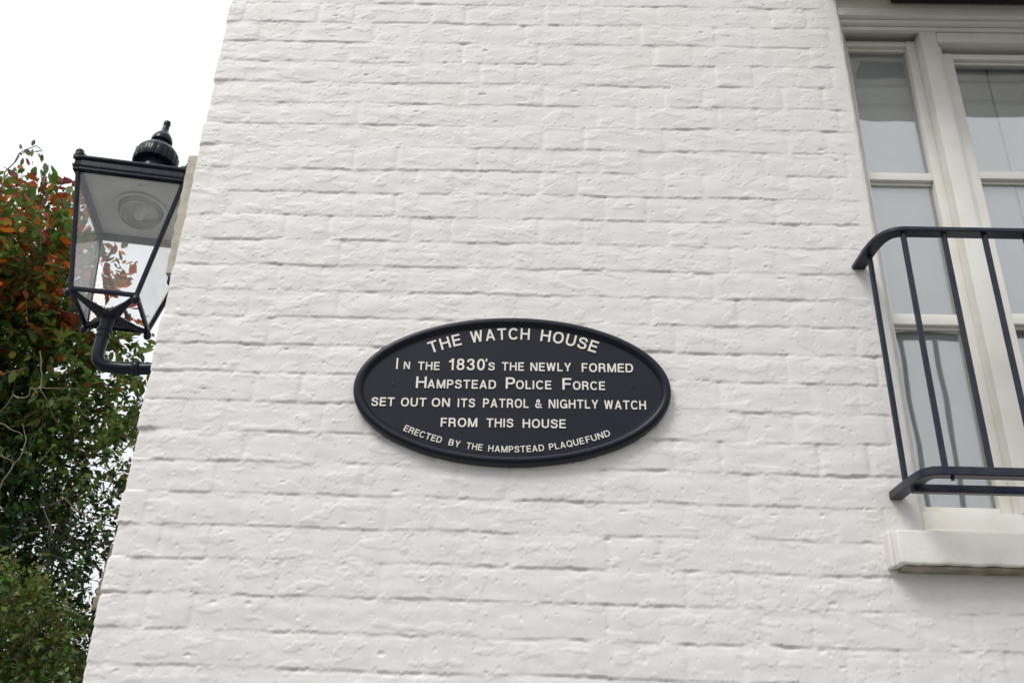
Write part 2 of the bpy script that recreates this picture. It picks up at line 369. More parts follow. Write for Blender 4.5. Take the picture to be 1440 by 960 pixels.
# plastered reveal: rounded arris, splayed back to the frame
def reveal():
    z = np.arange(WZ0-.03, WZ1+.01, .006); u0 = us[us < WX0-.0036+STEP*.5][-1] if False else us[np.searchsorted(us, WX0-.004)]
    h, *_ = relief(np.full_like(z, u0), z); V = []; prof = []
    n = 7
    for i in range(n+1):
        a = i/n*math.radians(62); prof.append((.014*math.sin(a), .014*(1-math.cos(a))))
    ex, ey = prof[-1]
    for i in range(1, 9): prof.append((ex+(.060-ex)*i/8, ey+(.098-ey)*i/8))
    G = np.zeros((len(z), len(prof), 3))
    for j, (a, b) in enumerate(prof):
        fade = math.exp(-j/5)
        G[:, j, 0] = u0+a+(.0016*fbm(z*22, np.full_like(z, j*.35), 300, 3) if j > 1 else 0)
        G[:, j, 1] = -h*fade+b-(.0010*fbm(z*30, np.full_like(z, j*.5), 310, 2) if j > 1 else 0)
        G[:, j, 2] = z
    ny, nx = G.shape[:2]; I = np.arange(ny*nx).reshape(ny, nx)
    Qr = np.stack([I[:-1, :-1], I[:-1, 1:], I[1:, 1:], I[1:, :-1]], -1).reshape(-1, 4)
    Pr = G.reshape(-1, 3); link('reveal', np_mesh('reveal', Pr, Qr), house, M_REVEAL)
    Pm = Pr.copy(); Pm[:, 0] = (WX0+WX1)-Pm[:, 0]; link('reveal', np_mesh('reveal', Pm, Qr[:, ::-1]), house, M_REVEAL)
reveal()

# ------------------------------------------------------------------ sash window
def B(name, m, par, *bx, bevel=.002, seg=2, label=None):
    mb = MB()
    for b in bx: mb.box(*b)
    return mb.build(name, m, par, bevel, seg, label)
win = MB()
win.box(.912, 2.588, .050, .15, .598, .640)                        # bottom rail of the frame
win.box(.90, 2.60, .052, .15, 2.172, 2.33)                      # head
win.box(.915, .949, .095, .15, .640, 2.172).box(2.551, 2.585, .095, .15, .640, 2.172)
window = win.build('window', M_FRAME, house, .003)
window['label'] = 'cream painted three-light sash window'
def S_(name, *bx, m=M_FRAME, bevel=.002, label=None): return B(name, m, window, *bx, bevel=bevel, label=label)
for x0, x1 in ((1.157, 1.207), (2.293, 2.343)):
    S_('mullion', (x0, x1, .048, .15, .640, 2.160), bevel=.004)
    a, b = (x1, x1+.014) if x0 < 1.5 else (x0-.014, x0)
    S_('mullion_bead', (a, b, .062, .15, .640, 2.110), bevel=.003)
# head mouldings, from the glass line out under the hood
S_('head_moulding', (.895, 2.605, .040, .056, 2.152, 2.166), bevel=.004)
S_('head_moulding', (.895, 2.605, .026, .050, 2.167, 2.181), bevel=.004)
S_('head_moulding', (.895, 2.605, .010, .050, 2.182, 2.214), bevel=.006)
S_('head_moulding', (.895, 2.605, .022, .050, 2.2145, 2.262), bevel=.003)
S_('head_moulding', (1.2075, 2.2925, .046, .100, 2.112, 2.150), bevel=.003)
def sash(x0, x1, y, rows, stile, cols=1, railh=.030):
    """rows: list of (z0,z1) glass openings"""
    zb, zt = rows[0][0]-railh, rows[-1][1]+railh
    for a, b in ((x0, x0+stile), (x1-stile, x1)):
        S_('sash_stile', (a, b, y, y+.034, zb, zt), bevel=.003)
    gx0, gx1 = x0+stile, x1-stile
    ed = [zb]+[v for r in rows for v in r]+[zt]
    for k in range(0, len(ed), 2):
        a, b = ed[k], ed[k+1]
        nm = 'sash_rail'
        S_(nm, (gx0, gx1, y+.002, y+.032, a+.010 if k else a, b), bevel=.003)
        if k:                                                        # stepped glazing bead under each rail
            S_('glazing_bead', (gx0, gx1, y+.016, y+.030, a+.002, a+.0095), bevel=.0015)
    wd = (gx1-gx0)/cols
    for c in range(cols):
        if c: S_('glazing_bar', (gx0+c*wd-.010, gx0+c*wd+.010, y+.004, y+.032, rows[0][0], rows[-1][1]), bevel=.004)
        for (a, b) in rows:
            p = MB().box(gx0+c*wd+(.010 if c else -.004), gx0+(c+1)*wd-(.010 if c < cols-1 else -.004), y+.022, y+.025, a-.004, b+.004)
            p.build('pane', M_PANE, window)
ROWS = [(.664, 1.150), (1.192, 1.616), (1.652, 2.122)]
sash(.919, 1.157, .086, ROWS, .028)
sash(2.343, 2.581, .086, ROWS, .028)
sash(1.221, 2.279, .072, [(.664, 1.150), (1.192, 1.616), (1.652, 2.060)], .034, cols=3)
# painted shutter boards folded behind the glass
for x0, x1 in ((.950, 1.156), (2.344, 2.550)): S_('shutter_board', (x0, x1, .124, .138, .641, 2.171), m=M_SHUT, bevel=.004)
xs = [1.2215, 1.373, 1.56, 1.75, 1.94, 2.127, 2.2785]
for i in range(6): S_('shutter_board', (xs[i]+.0022, xs[i+1]-.0022, .116, .132, .641, 2.111), m=M_SHUT, bevel=.003)
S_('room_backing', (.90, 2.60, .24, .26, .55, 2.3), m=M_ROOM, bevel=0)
# sill
sill = MB().box(.812, 2.688, -.060, .048, .490, .566).build('window_sill', M_SILL, house, .006, 3)
me = sill.data
bm = bmesh.new(); bm.from_mesh(me)
bmesh.ops.subdivide_edges(bm, edges=[e for e in bm.edges if e.calc_length() > .5], cuts=160, use_grid_fill=True)
for v in bm.verts:
    a = np.array([v.co.x*30]); b = np.array([v.co.z*40+v.co.y*30]); n = float(fbm(a, b, 400, 3)[0])
    v.co.y += .0016*n; v.co.z += .0016*n*(1.6 if v.co.z < .51 else .6)
bm.to_mesh(me); bm.free()
MB().box(.905, 2.595, .012, .048, .567, .590).build('window_sill', M_SILL, house, .004)
# plaster fillet where the sill runs into the wall at its left end
MB().box(.826, 2.674, -.048, .01, .4825, .4895).build('sill_shade_strip', M_SILLDARK, house, .002)  # added dark strip: underside grime plus painted shade beneath the sill
fl = MB(); fl.box(.803, .8135, -.030, .01, .488, .570); fl.build('sill_end', M_WALL, house, .008, 3)
# projecting hood over the window, boarded soffit
hood = MB().box(.872, 2.628, -.34, .05, 2.262, 2.40).build('window_hood', M_FRAME, house, .006)
hood['label'] = 'cream painted hood projecting over the window'
B('soffit_trim', M_FRAME, hood, (.872, 2.628, -.35, -.29, 2.236, 2.261), bevel=.006)
B('soffit_trim', M_FRAME, hood, (.872, 2.628, -.21, -.19, 2.250, 2.261), bevel=.003)
for i in range(7):
    y0 = .016-.0215*(i+1)
    B('dark_slat', M_DARKW, hood, (1.07, 2.45, y0, y0+.019, 2.236+.002*(i % 2), 2.2615), bevel=.004)

# ------------------------------------------------------------------ lettering (stroke glyphs, grotesque capitals)
TH = .156
def ell(cx, cy, rx, ry, a0=0, a1=360, n=28, e=2.25):
    out = []
    for i in range(n+1):
        a = math.radians(a0+(a1-a0)*i/n); c, s = math.cos(a), math.sin(a)
        out.append((cx+rx*math.copysign(abs(c)**(2/e), c), cy+ry*math.copysign(abs(s)**(2/e), s)))
    return out
def spl(pts, n=6):
    out = []; p = [pts[0]]+list(pts)+[pts[-1]]
    for i in range(1, len(p)-2):
        for k in range(n):
            t = k/n; o = []
            for d in (0, 1):
                a, b, c, e = p[i-1][d], p[i][d], p[i+1][d], p[i+2][d]
                o.append(.5*((2*b)+(-a+c)*t+(2*a-5*b+4*c-e)*t*t+(-a+3*b-3*c+e)*t**3))
            out.append(tuple(o))
    out.append(pts[-1]); return out
V = lambda x, y0=0, y1=1: ('L', [(x, y0), (x, y1)])
Hh = lambda x0, x1, y: ('L', [(x0, y), (x1, y)])
D = lambda x0, x1, y0=0, y1=1: ('D', [(x0, y0), (x1, y1)])
l_, t_, b_ = TH/2, 1-TH*.46, TH*.46
G = {
 'T': (.70, [V(.35), Hh(0, .70, t_)]), 'H': (.74, [V(l_), V(.74-l_), Hh(l_, .74-l_, .52)]),
 'E': (.62, [V(l_), Hh(l_, .62, t_), Hh(l_, .58, .52), Hh(l_, .63, b_)]), 'F': (.58, [V(l_), Hh(l_, .58, t_), Hh(l_, .53, .49)]),
 'L': (.56, [V(l_), Hh(l_, .56, b_)]), 'I': (.18, [V(l_)]),
 'W': (1.0, [D(.09, .27, 1, 0), D(.27, .50, 0, 1), D(.50, .73, 1, 0), D(.73, .91, 0, 1)]),
 'A': (.78, [D(.09, .39, 0, 1), D(.69, .39, 0, 1), Hh(.2, .58, .29)]),
 'Y': (.74, [D(.09, .37, 1, .40), D(.65, .37, 1, .40), V(.37, 0, .46)]),
 'N': (.74, [V(l_), V(.74-l_), D(.10, .64, 1, 0)]),
 'M': (.88, [V(l_), V(.88-l_), D(.10, .44, 1, 0), D(.78, .44, 1, 0)]),
 'O': (.80, [('C', ell(.40, .5, .325, .435))]), '0': (.58, [('C', ell(.29, .5, .215, .43))]),
 'Q': (.80, [('C', ell(.40, .5, .325, .435)), ('L', [(.46, .26), (.74, -.02)])]),
 'C': (.76, [('P', ell(.40, .5, .325, .435, 38, 322))]),
 'G': (.79, [('P', ell(.40, .5, .325, .435, 38, 340)), V(.72, 0.0, .50), Hh(.44, .72, .46)]),
 'U': (.73, [('P', [(l_, 1), (l_, .40)]+ell(.365, .37, .365-l_, .30, 180, 360, 16)+[(.73-l_, .40), (.73-l_, 1)])]),
 'D': (.75, [V(l_), ('P', [(l_, t_), (.36, t_)]+ell(.36, .5, .315, .5-b_, 90, -90, 18)+[(.36, b_), (l_, b_)])]),
 'P': (.66, [V(l_), ('P', [(l_, t_), (.38, t_)]+ell(.38, .69, .20, .69-.46, 90, -90, 12)+[(.38, .46), (l_, .46)])]),
 'R': (.70, [V(l_), ('P', [(l_, t_), (.38, t_)]+ell(.38, .705, .20, .22, 90, -90, 12)+[(.38, .485), (l_, .485)]), ('P', spl([(.40, .47), (.53, .42), (.58, .30), (.59, .12), (.63, 0)]))]),
 'B': (.68, [V(l_), ('P', [(l_, t_), (.38, t_)]+ell(.38, .73, .17, .20, 90, -90, 12)+[(.38, .53), (l_, .53)]), ('P', [(.38, .52)]+ell(.38, .295, .22, .225, 90, -90, 12)+[(l_, b_)])]),
 'S': (.68, [('P', spl([(.605, .70), (.56, .85), (.345, .93), (.14, .86), (.095, .715), (.17, .60), (.345, .535), (.53, .465), (.605, .30), (.54, .13), (.345, .07), (.12, .14), (.07, .31)]))]),
 '1': (.44, [V(.33), ('P', spl([(.04, .74), (.22, .78), (.30, .96)]))]),
 '8': (.58, [('C', ell(.29, .735, .19, .195)), ('C', ell(.29, .295, .215, .225))]),
 '3': (.58, [('P', spl([(.075, .70), (.13, .86), (.29, .93), (.45, .86), (.48, .72), (.41, .58), (.25, .53)])), ('P', spl([(.25, .535), (.44, .47), (.51, .30), (.45, .13), (.28, .07), (.11, .14), (.065, .30)]))]),
 '&': (.76, [('P', spl([(.70, .0), (.45, .35), (.24, .64), (.215, .80), (.32, .93), (.45, .83), (.42, .67), (.22, .52), (.09, .33), (.13, .13), (.31, .065), (.50, .16), (.62, .45)]))]),
 "'": (.17, [V(.085, .68, 1.02)]),
}
def glyph_mesh(ch, bold, zdepth=.0026):
    """glyph in cap-height units (x,z); y is depth, in metres"""
    adv, st = G[ch]; mb = MB(); th = TH*bold
    for k, (kind, pts) in enumerate(st):
        e = .00012*k; yf = -zdepth-e
        if kind == 'D':
            (x0, y0), (x1, y1) = pts; sl_ = math.hypot(x1-x0, y1-y0)/abs(y1-y0); hw = th/2*sl_*.98
            q = [(x0-hw, y0), (x0+hw, y0), (x1+hw, y1), (x1-hw, y1)]
            L_, R_ = [q[0], q[3]], [q[1], q[2]]; closed = False
        else:
            closed = kind == 'C'; p = [Vector(a) for a in pts]
            p2 = [p[0]]
            for a in p[1:]:
                if (a-p2[-1]).length > 1e-4: p2.append(a)
            p = p2
            if closed: p = p[:-1]
            n = len(p); L_, R_ = [], []
            for i in range(n):
                a = p[(i-1) % n] if closed or i else p[i]; c = p[(i+1) % n] if closed or i < n-1 else p[i]
                d1 = (p[i]-a).normalized() if (p[i]-a).length > 0 else (c-p[i]).normalized(); d2 = (c-p[i]).normalized() if (c-p[i]).length > 0 else d1
                t = (d1+d2).normalized(); nn = Vector((-t.y, t.x)); k2 = 1/max(.6, nn.dot(Vector((-d1.y, d1.x))))
                L_.append(p[i]+nn*th/2*k2); R_.append(p[i]-nn*th/2*k2)
        n = len(L_); vs = []
        for i in range(n):
            l, r = L_[i], R_[i]; vs += [(l[0], yf, l[1]), (r[0], yf, r[1]), (l[0], .0004, l[1]), (r[0], .0004, r[1])]
        fs = []
        for i in range(n if closed else n-1):
            a, b = i*4, ((i+1) % n)*4
            fs += [(a, a+1, b+1, b), (a, b, b+2, a+2), (a+1, a+3, b+3, b+1)]
        if not closed: fs += [(0, 2, 3, 1), ((n-1)*4, (n-1)*4+1, (n-1)*4+3, (n-1)*4+2)]
        mb.add(vs, fs)
    return mb
GC = {}
# ------------------------------------------------------------------ oval plaque
plaque = empty('oval_plaque', (-.0585, 0, .9025)); plaque.rotation_euler = (0, math.radians(-.7), 0)
tag(plaque, 'oval black metal plaque headed THE WATCH HOUSE, fixed to the white brick wall', 'plaque')
PA, PB = .3915, .1965
prof = [(.001, .006), (0, -.012), (.0015, -.0215), (.005, -.0265), (.010, -.0288), (.015, -.0285), (.0195, -.0262), (.0225, -.0225), (.0245, -.0190), (.0262, -.0178)]
n = 128; vs = []; mb = MB()
for (d, y) in prof:
    for i in range(n):
        a = 2*math.pi*i/n
        vx, vz = PA*math.cos(a), PB*math.sin(a); nx_, nz_ = math.cos(a)/PA, math.sin(a)/PB; l = math.hypot(nx_, nz_)
        vs.append((vx-nx_/l*d, y, vz-nz_/l*d))
fs = [(i*n+q, i*n+(q+1) % n, (i+1)*n+(q+1) % n, (i+1)*n+q) for i in range(len(prof)-1) for q in range(n)]
mb.add(vs, fs, True).build('rim', M_PLATE, plaque)
last = vs[-n:]; mb = MB(); mb.add(last+[(0, -.0178, 0)], [(q, (q+1) % n, n) for q in range(n)], False)
mb.build('plate', M_PLATE, plaque)
def put(ch, x, z, h, w, rot=0, bold=1.0):
    key = (ch, round(bold, 2))
    if key not in GC:
        o = glyph_mesh(ch, bold).build('letter', M_LETTER); GC[key] = o.data; bpy.data.objects.remove(o)
    o = link('letter', GC[key], plaque)
    o.matrix_local = Matrix.Translation((x, -.0178, z)) @ Matrix.Rotation(-rot, 4, 'Y') @ Matrix.Diagonal((w, 1, h, 1))
DZ = .0115
LINES = [('I', -.2890, -.2840, .0385, .0299), ('N', -.2698, -.2545, .0387, .0201), ('THE', -.2343, -.1807, .0368, .022), ('1830', -.1589, -.0677, .0373, .0311), ("'", -.0662, -.0622, .0460, .0225), ('S', -.0590, -.0432, .0375, .0215),
 ('THE', -.0254, .0292, .0373, .0226), ('NEWLY', .0456, .1465, .0371, .0226), ('FORMED', .1728, .2997, .0362, .0232),
 ('H', -.2365, -.2102, -.012, .0306), ('AMPSTEAD', -.2078, -.0388, -.0121, .0229), ('P', -.015, .0083, -.0112, .0300), ('OLICE', .0106, .0972, -.0118, .0228), ('F', .1245, .1465, -.0121, .0305), ('ORCE', .1506, .2289, -.012, .0222),
 ('SET', -.3423, -.2861, -.0608, .0225), ('OUT', -.2698, -.2079, -.0611, .0225), ('ON', -.1946, -.1501, -.0609, .0222), ('ITS', -.131, -.0889, -.0614, .0224), ('PATROL', -.0692, .042, -.0615, .023), ('&', .0581, .0748, -.0611, .0224), ('NIGHTLY', .0909, .2116, -.0613, .0226), ('WATCH', .2259, .3273, -.0622, .0228),
 ('FROM', -.1699, -.0814, -.1126, .0226), ('THIS', -.0591, .0054, -.1126, .0224), ('HOUSE', .0283, .1319, -.113, .0224)]
GAP = .17
for wd, x0, x1, z, h in LINES:
    tot = sum(G[c][0] for c in wd)+GAP*(len(wd)-1); s = (x1-x0)/tot; x = x0
    for c in wd:
        put(c, x, z+DZ, h, s, 0, 1.0 if h < .026 else .92); x += (G[c][0]+GAP)*s
def arc(wd, x0, x1, cx, cz, r, h, top):
    tot = sum(G[c][0] for c in wd)+GAP*(len(wd)-1)
    th0 = math.asin((x0-cx)/r); th1 = math.asin((x1-cx)/r); s = (th1-th0)*r/tot; a = th0
    for c in wd:
        wang = G[c][0]*s/r; am = a+wang/2
        if top: bx, bz, rot = cx+r*math.sin(am), cz+r*math.cos(am), -am
        else: bx, bz, rot = cx+r*math.sin(am), cz-r*math.cos(am), am
        hw = G[c][0]*s/2
        put(c, bx-hw*math.cos(rot), bz-hw*math.sin(rot)+DZ, h, s, rot, .95 if top else .9); a += (G[c][0]+GAP)*s/r
for wd, x0, x1 in (('THE', -.2050, -.1275), ('WATCH', -.1040, .0425), ('HOUSE', .0690, .2075)): arc(wd, x0, x1, .0091, -.4513, .5746, .0318, True)
for wd, x0, x1 in (('ERECTED', -.2600, -.1670), ('BY', -.1495, -.1216), ('THE', -.1065, -.0680), ('HAMPSTEAD', -.0535, .0808), ('PLAQUE', .0930, .1770), ('FUND', .1820, .2400)): arc(wd, x0, x1, -.002, .4894, .6652, .0160, False)
for x in (-.2913, .2987):
    mb = MB().lathe([(.0062, 0), (.0060, .0006), (.0050, .0009), (.0030, .0008), (.0026, .0003), (0.0006, .0002)], 20)
    mb.xf(Matrix.Translation((x, -.0178, .0085)) @ Matrix.Rotation(math.pi/2, 4, 'X')); mb.build('screw_head', M_PLATE, plaque)

# ------------------------------------------------------------------ window guard rail
guard = empty('window_guard', (.84, 0, .65))
tag(guard, 'black iron bow-ended guard rail with thin upright bars in front of the window', 'railing')
def G_(mb, name, bevel=0, label=None):
    mb.xf(Matrix.Translation((-.84, 0, -.65))); return mb.build(name, M_IRON, guard, bevel, 2, label)
def bow(xa, z, yb, xc, rad=.07, y_in=.01):
    p = [Vector((xa, y_in, z)), Vector((xa+.001, -.05, z))]
    p += bez((xa+.002, -.085, z), (xa+.006, yb+.02, z), (xc-.022, yb, z), (xc+.012, yb, z), 12)
    x2 = 3.5-xa
    mir = [Vector((3.5-q.x, q.y, q.z)) for q in reversed(p)]
    return p+mir
def rectp(w, h, c=.002):
    w /= 2; h /= 2; return [(-w+c, -h), (w-c, -h), (w, -h+c), (w, h-c), (w-c, h), (-w+c, h), (-w, h-c), (-w, -h+c)]
mb = MB().sweep(bow(.8415, 1.279, -.174, .888), rectp(.035, .012)); G_(mb, 'top_rail')
mb = MB().sweep(bow(.8470, .662, -.176, .872), rectp(.030, .020)); G_(mb, 'bottom_rail')
mb = MB().sweep([(.850, -.093, .650), (1.75, -.093, .650), (2.65, -.093, .650)], rectp(.020, .018)); G_(mb, 'lower_bar')
for (x, y) in [(.8480, -.066)]+[(.893+.0985*i, -.176) for i in range(18)]+[(2.652, -.066)]:
    mb = MB().sweep([(x, y, .672), (x, y, .97), (x, y, 1.274)], rectp(.0125, .0125, .0035)); G_(mb, 'baluster')
for x in (.905, 2.595):
    mb = MB().lathe([(.004, -.004), (.0045, 0), (.004, .004)], 10).xf(Matrix.Translation((x, -.176, .648))); G_(mb, 'rivet')

# ------------------------------------------------------------------ wall lantern on a swan-neck bracket
OL = Vector((-.985, .942, 1.360))
lamp = empty('wall_lantern', OL)
tag(lamp, 'black framed four-sided glass street lantern on a bracket at the corner of the house', 'lantern')
LM = Matrix.Translation(Vector((-1.600, .942, 1.598))-OL) @ Matrix.Rotation(-.103, 4, 'X') @ Matrix.Rotation(-.007, 4, 'Y') @ Matrix.Rotation(.173, 4, 'Z')
def P_(mb, name, m=M_BLACK, bevel=0, label=None, parent=None):
    return mb.xf(LM).build(name, m, parent or lamp, bevel, 2, label)
HT, HB, KY, HH = .200, .1145, 1.07, .509
def cor(s, t, z):   # corner at parameter z (0 bottom, HH top)
    k = z/HH; h = HB+(HT-HB)*k; return Vector((s*h, t*h*KY, z))
for s, t in ((-1, -1), (1, -1), (1, 1), (-1, 1)):
    a, b = cor(s, t, -.004), cor(s, t, HH+.004)
    mb = MB().sweep([a, a.lerp(b, .5), b], rectp(.017, .017, .004), upv=(0, 1, 0)); P_(mb, 'corner_post')
    mb = MB().sweep([a+Vector((s*.004, t*.004, 0)), b+Vector((s*.004, t*.004, 0))], circ(.0045, 8), upv=(0, 1, 0)); P_(mb, 'post_bead')
def ring(h, z, prof): # square ring
    c = [Vector((-h, -h*KY, z)), Vector((h, -h*KY, z)), Vector((h, h*KY, z)), Vector((-h, h*KY, z))]
    mb = MB()
    for i in range(4):
        p, q = c[i], c[(i+1) % 4]; d = (q-p).normalized(); w_ = max(abs(a) for a, b in prof)
        mb.sweep([p-d*w_, q+d*w_], prof)
    return mb
P_(ring(HB, 0.0, rectp(.016, .014, .003)), 'bottom_rim')
P_(ring(HB+.003, -.009, circ(.0045, 8)), 'bottom_bead')
P_(ring(HT, HH-.007, rectp(.022, .060, .003)), 'top_rim')
P_(ring(HT+.010, HH+.020, circ(.010, 10)), 'roof_roll')
P_(ring(HT+.010, HH-.020, circ(.005, 8)), 'rim_bead')
# glass
for (s0, t0), (s1, t1) in (((-1, -1), (1, -1)), ((1, -1), (1, 1)), ((1, 1), (-1, 1)), ((-1, 1), (-1, -1))):
    a, b, c, d = cor(s0, t0, .004), cor(s1, t1, .004), cor(s1, t1, HH-.016), cor(s0, t0, HH-.016)
    nrm = (b-a).cross(d-a).normalized()*.0015
    mb = MB().add([a-nrm, b-nrm, c-nrm, d-nrm, a+nrm, b+nrm, c+nrm, d+nrm], [(0, 3, 2, 1), (4, 5, 6, 7), (0, 1, 5, 4), (1, 2, 6, 5), (2, 3, 7, 6), (3, 0, 4, 7)])
    P_(mb, 'glass_pane', M_LGLASS)
# reflector ceiling with a shallow bowl
mb = MB().box(-HT+.006, HT-.006, -HT*KY+.006, HT*KY-.006, HH-.010, HH-.004); P_(mb, 'reflector', M_LAMPW)
mb = MB().lathe([(.096, HH-.014), (.098, HH-.022), (.088, HH-.024), (.085, HH-.0142)], 36, cap=False); P_(mb, 'bowl_ring', M_LAMPW)
mb = MB().lathe([(.086, HH-.0145), (.083, HH-.045), (.070, HH-.072), (.045, HH-.090), (.012, HH-.096), (.0015, HH-.0965)], 32, cap=False); P_(mb, 'glass_bowl', glass('frosted_bowl', .10, (.86, .86, .82), .12, .1))
mb = MB().lathe([(.020, HH-.0145), (.022, HH-.05), (.014, HH-.07), (.002, HH-.078)], 16); P_(mb, 'bulb', mat('bulb_white', (.75, .74, .68), .3))
mb = MB().lathe([(.009, 0), (.009, .005), (.004, .007)], 12).xf(Matrix.Translation((.02, -.135, HH-.021))); P_(mb, 'sensor_stud', M_LAMPW)
# roof
a = [(s*(HT+.012), t*(HT*KY+.012), HH+.022) for s, t in ((-1, -1), (1, -1), (1, 1), (-1, 1))]; b = [(s*.062, t*.062, HH+.080) for s, t in ((-1, -1), (1, -1), (1, 1), (-1, 1))]
mb = MB().add(a+b, [(0, 1, 5, 4), (1, 2, 6, 5), (2, 3, 7, 6), (3, 0, 4, 7), (4, 5, 6, 7), (3, 2, 1, 0)]); P_(mb, 'roof')
mb = MB().lathe([(.090, HH+.070), (.094, HH+.085), (.094, HH+.108), (.099, HH+.114), (.097, HH+.128), (.080, HH+.134), (.070, HH+.160), (.058, HH+.168), (.058, HH+.235)], 40); P_(mb, 'vent_collar')
def scal(a_, r, z):
    return 1+.045*abs(math.sin(a_*9)) if HH+.20 < z < HH+.275 and r > .07 else 1
mb = MB().lathe([(.060, HH+.214), (.084, HH+.212), (.088, HH+.222), (.0855, HH+.245), (.086, HH+.262), (.081, HH+.280), (.068, HH+.298), (.050, HH+.311), (.036, HH+.318)], 108, scal); P_(mb, 'vent_cap')
mb = MB().lathe([(.034, HH+.316), (.029, HH+.326), (.031, HH+.336), (.043, HH+.341), (.044, HH+.352), (.038, HH+.370), (.028, HH+.388), (.020, HH+.398), (.0145, HH+.412), (.0125, HH+.440), (.0150, HH+.446), (.0135, HH+.462), (.007, HH+.466)], 28); P_(mb, 'finial')
# corner acroteria
for s, t in ((-1, -1), (1, -1), (1, 1), (-1, 1)):
    mb = MB(); base = Vector((s*(HT+.006), t*(HT*KY+.006), HH+.026))
    for k, (r, dz, inn) in enumerate(((.013, .020, .0), (.016, .006, .004), (.015, .004, .022), (.012, .001, .040), (.009, -.002, .056))):
        c = base+Vector((-s*inn*.7, -t*inn*.7, dz)); q = MB().lathe([(.001, -1), (.5, -.86), (.86, -.5), (1, 0), (.86, .5), (.5, .86), (.001, 1)], 12, cap=False)
        q.xf(Matrix.Translation(c) @ Matrix.Scale(r*1.3, 4)); mb.add(q.v, q.f, True)
        c2 = base+Vector((-s*inn*1.1 if s*t < 0 else -s*inn*.2, -t*inn*.2 if s*t < 0 else -t*inn*1.1, dz*.5)); q = MB().lathe([(.001, -1), (.5, -.86), (.86, -.5), (1, 0), (.86, .5), (.5, .86), (.001, 1)], 10, cap=False)
        q.xf(Matrix.Translation(c2) @ Matrix.Scale(r*1.05, 4)); mb.add(q.v, q.f, True)
    P_(mb, 'corner_ornament')
# spider of braces under the lantern
for s, t in ((-1, -1), (1, -1), (1, 1), (-1, 1)):
    a = Vector((s*HB, t*HB*KY, -.006)); e = Vector((s*.018, t*.018, -.030))
    mb = MB().sweep([a, a.lerp(e, .35)+Vector((0, 0, -.002)), a.lerp(e, .7), e], rectp(.024, .016, .005), scales=[.85, 1.0, 1.5, 2.1]); P_(mb, 'brace')
    mb = MB().lathe([(.006, .004), (.011, .001), (.0145, -.009), (.015, -.016), (.011, -.026), (.004, -.031)], 14).xf(Matrix.Translation((s*(HB+.003), t*(HB*KY+.003), -.008))); P_(mb, 'drop_knob')
mb = MB().lathe([(.030, -.014), (.034, -.022), (.034, -.036), (.028, -.046), (.0235, -.052), (.0225, -.085), (.0275, -.088), (.0275, -.097), (.0225, -.100), (.0225, -.112), (.0265, -.115), (.0265, -.123), (.0225, -.126), (.0225, -.14)], 24); P_(mb, 'stem')
# swan-neck pipe in wall space
p0 = LM @ Vector((0, 0, -.12)); d0 = (LM.to_3x3() @ Vector((0, 0, -1))).normalized()
tgt = Vector((p0.x+.115, p0.y+.02, 0))
path = [p0, p0+d0*.03]
path += bez(p0+d0*.045, p0+d0*.125, Vector((p0.x+.02, p0.y+.01, .004)), Vector((p0.x+.115, p0.y+.012, 0)), 14)
path += [Vector((-.30, p0.y+.008, 0)), Vector((-.012, 0.0, 0))]
pipe = MB().tube(path, .0225, 18).build('bracket_pipe', M_BLACK, lamp)
for xx in (p0.x+.150, -.25):
    mb = MB().lathe([(.0255, -.012), (.0285, -.008), (.0285, .008), (.0255, .012)], 20).xf(Matrix.Translation((xx, p0.y+.008 if xx < -.3 else .004, 0)) @ Matrix.Rotation(math.pi/2, 4, 'Y')); mb.build('collar', M_BLACK, pipe)
mb = MB().lathe([(.060, 0), (.060, .008), (.050, .012), (.030, .016), (.028, .03)], 28).xf(Matrix.Rotation(-math.pi/2, 4, 'Y')); mb.build('wall_flange', M_BLACK, lamp)
# ------------------------------------------------------------------ boards on the side wall
def plank(name, x_in, x0, x1, y0, y1, z0, z1, m, label, cat, nz=26):
    vs = []; mb = MB()
    for i in range(nz+1):
        k = i/nz; z = z0+(z1-z0)*k; xo = x0+(x1-x0)*k; j = .0016*math.sin(i*1.7)+.0012*math.sin(i*4.3)
        yj = .001*math.sin(i*2.9)
        vs += [(x_in, y0+yj, z), (xo+j, y0+yj+.004, z), (xo+j-.004, y0+yj+.010, z), (xo+j-.004, y1, z), (x_in, y1, z)]
    fs = []
    for i in range(nz):
        for q in range(5): r = (q+1) % 5; fs.append((i*5+q, i*5+r, (i+1)*5+r, (i+1)*5+q))
    fs += [(0, 4, 3, 2, 1), tuple(nz*5+q for q in range(5))]
    mb.add(vs, fs); o = mb.build(name, m, None, .0015); tag(o, label, cat); return o
plank('timber_board', -.968, -1.034, -1.043, .10, .135, 1.282, 1.684, M_TIMBER, 'pale weathered timber board edge sticking out from the corner behind the lantern', 'board')
plank('timber_board', -.968, -1.034, -1.018, .10, .135, .372, .524, M_TIMB2, 'brown weathered timber strip on the corner low down, against the dark trees', 'board')
mb = MB().box(-1.028, -.97, .105, .125, 1.250, 1.276); tag(mb.build('iron_bracket', M_BLACK, None, .003), 'small black iron bracket just beneath the pale timber board at the corner', 'bracket')

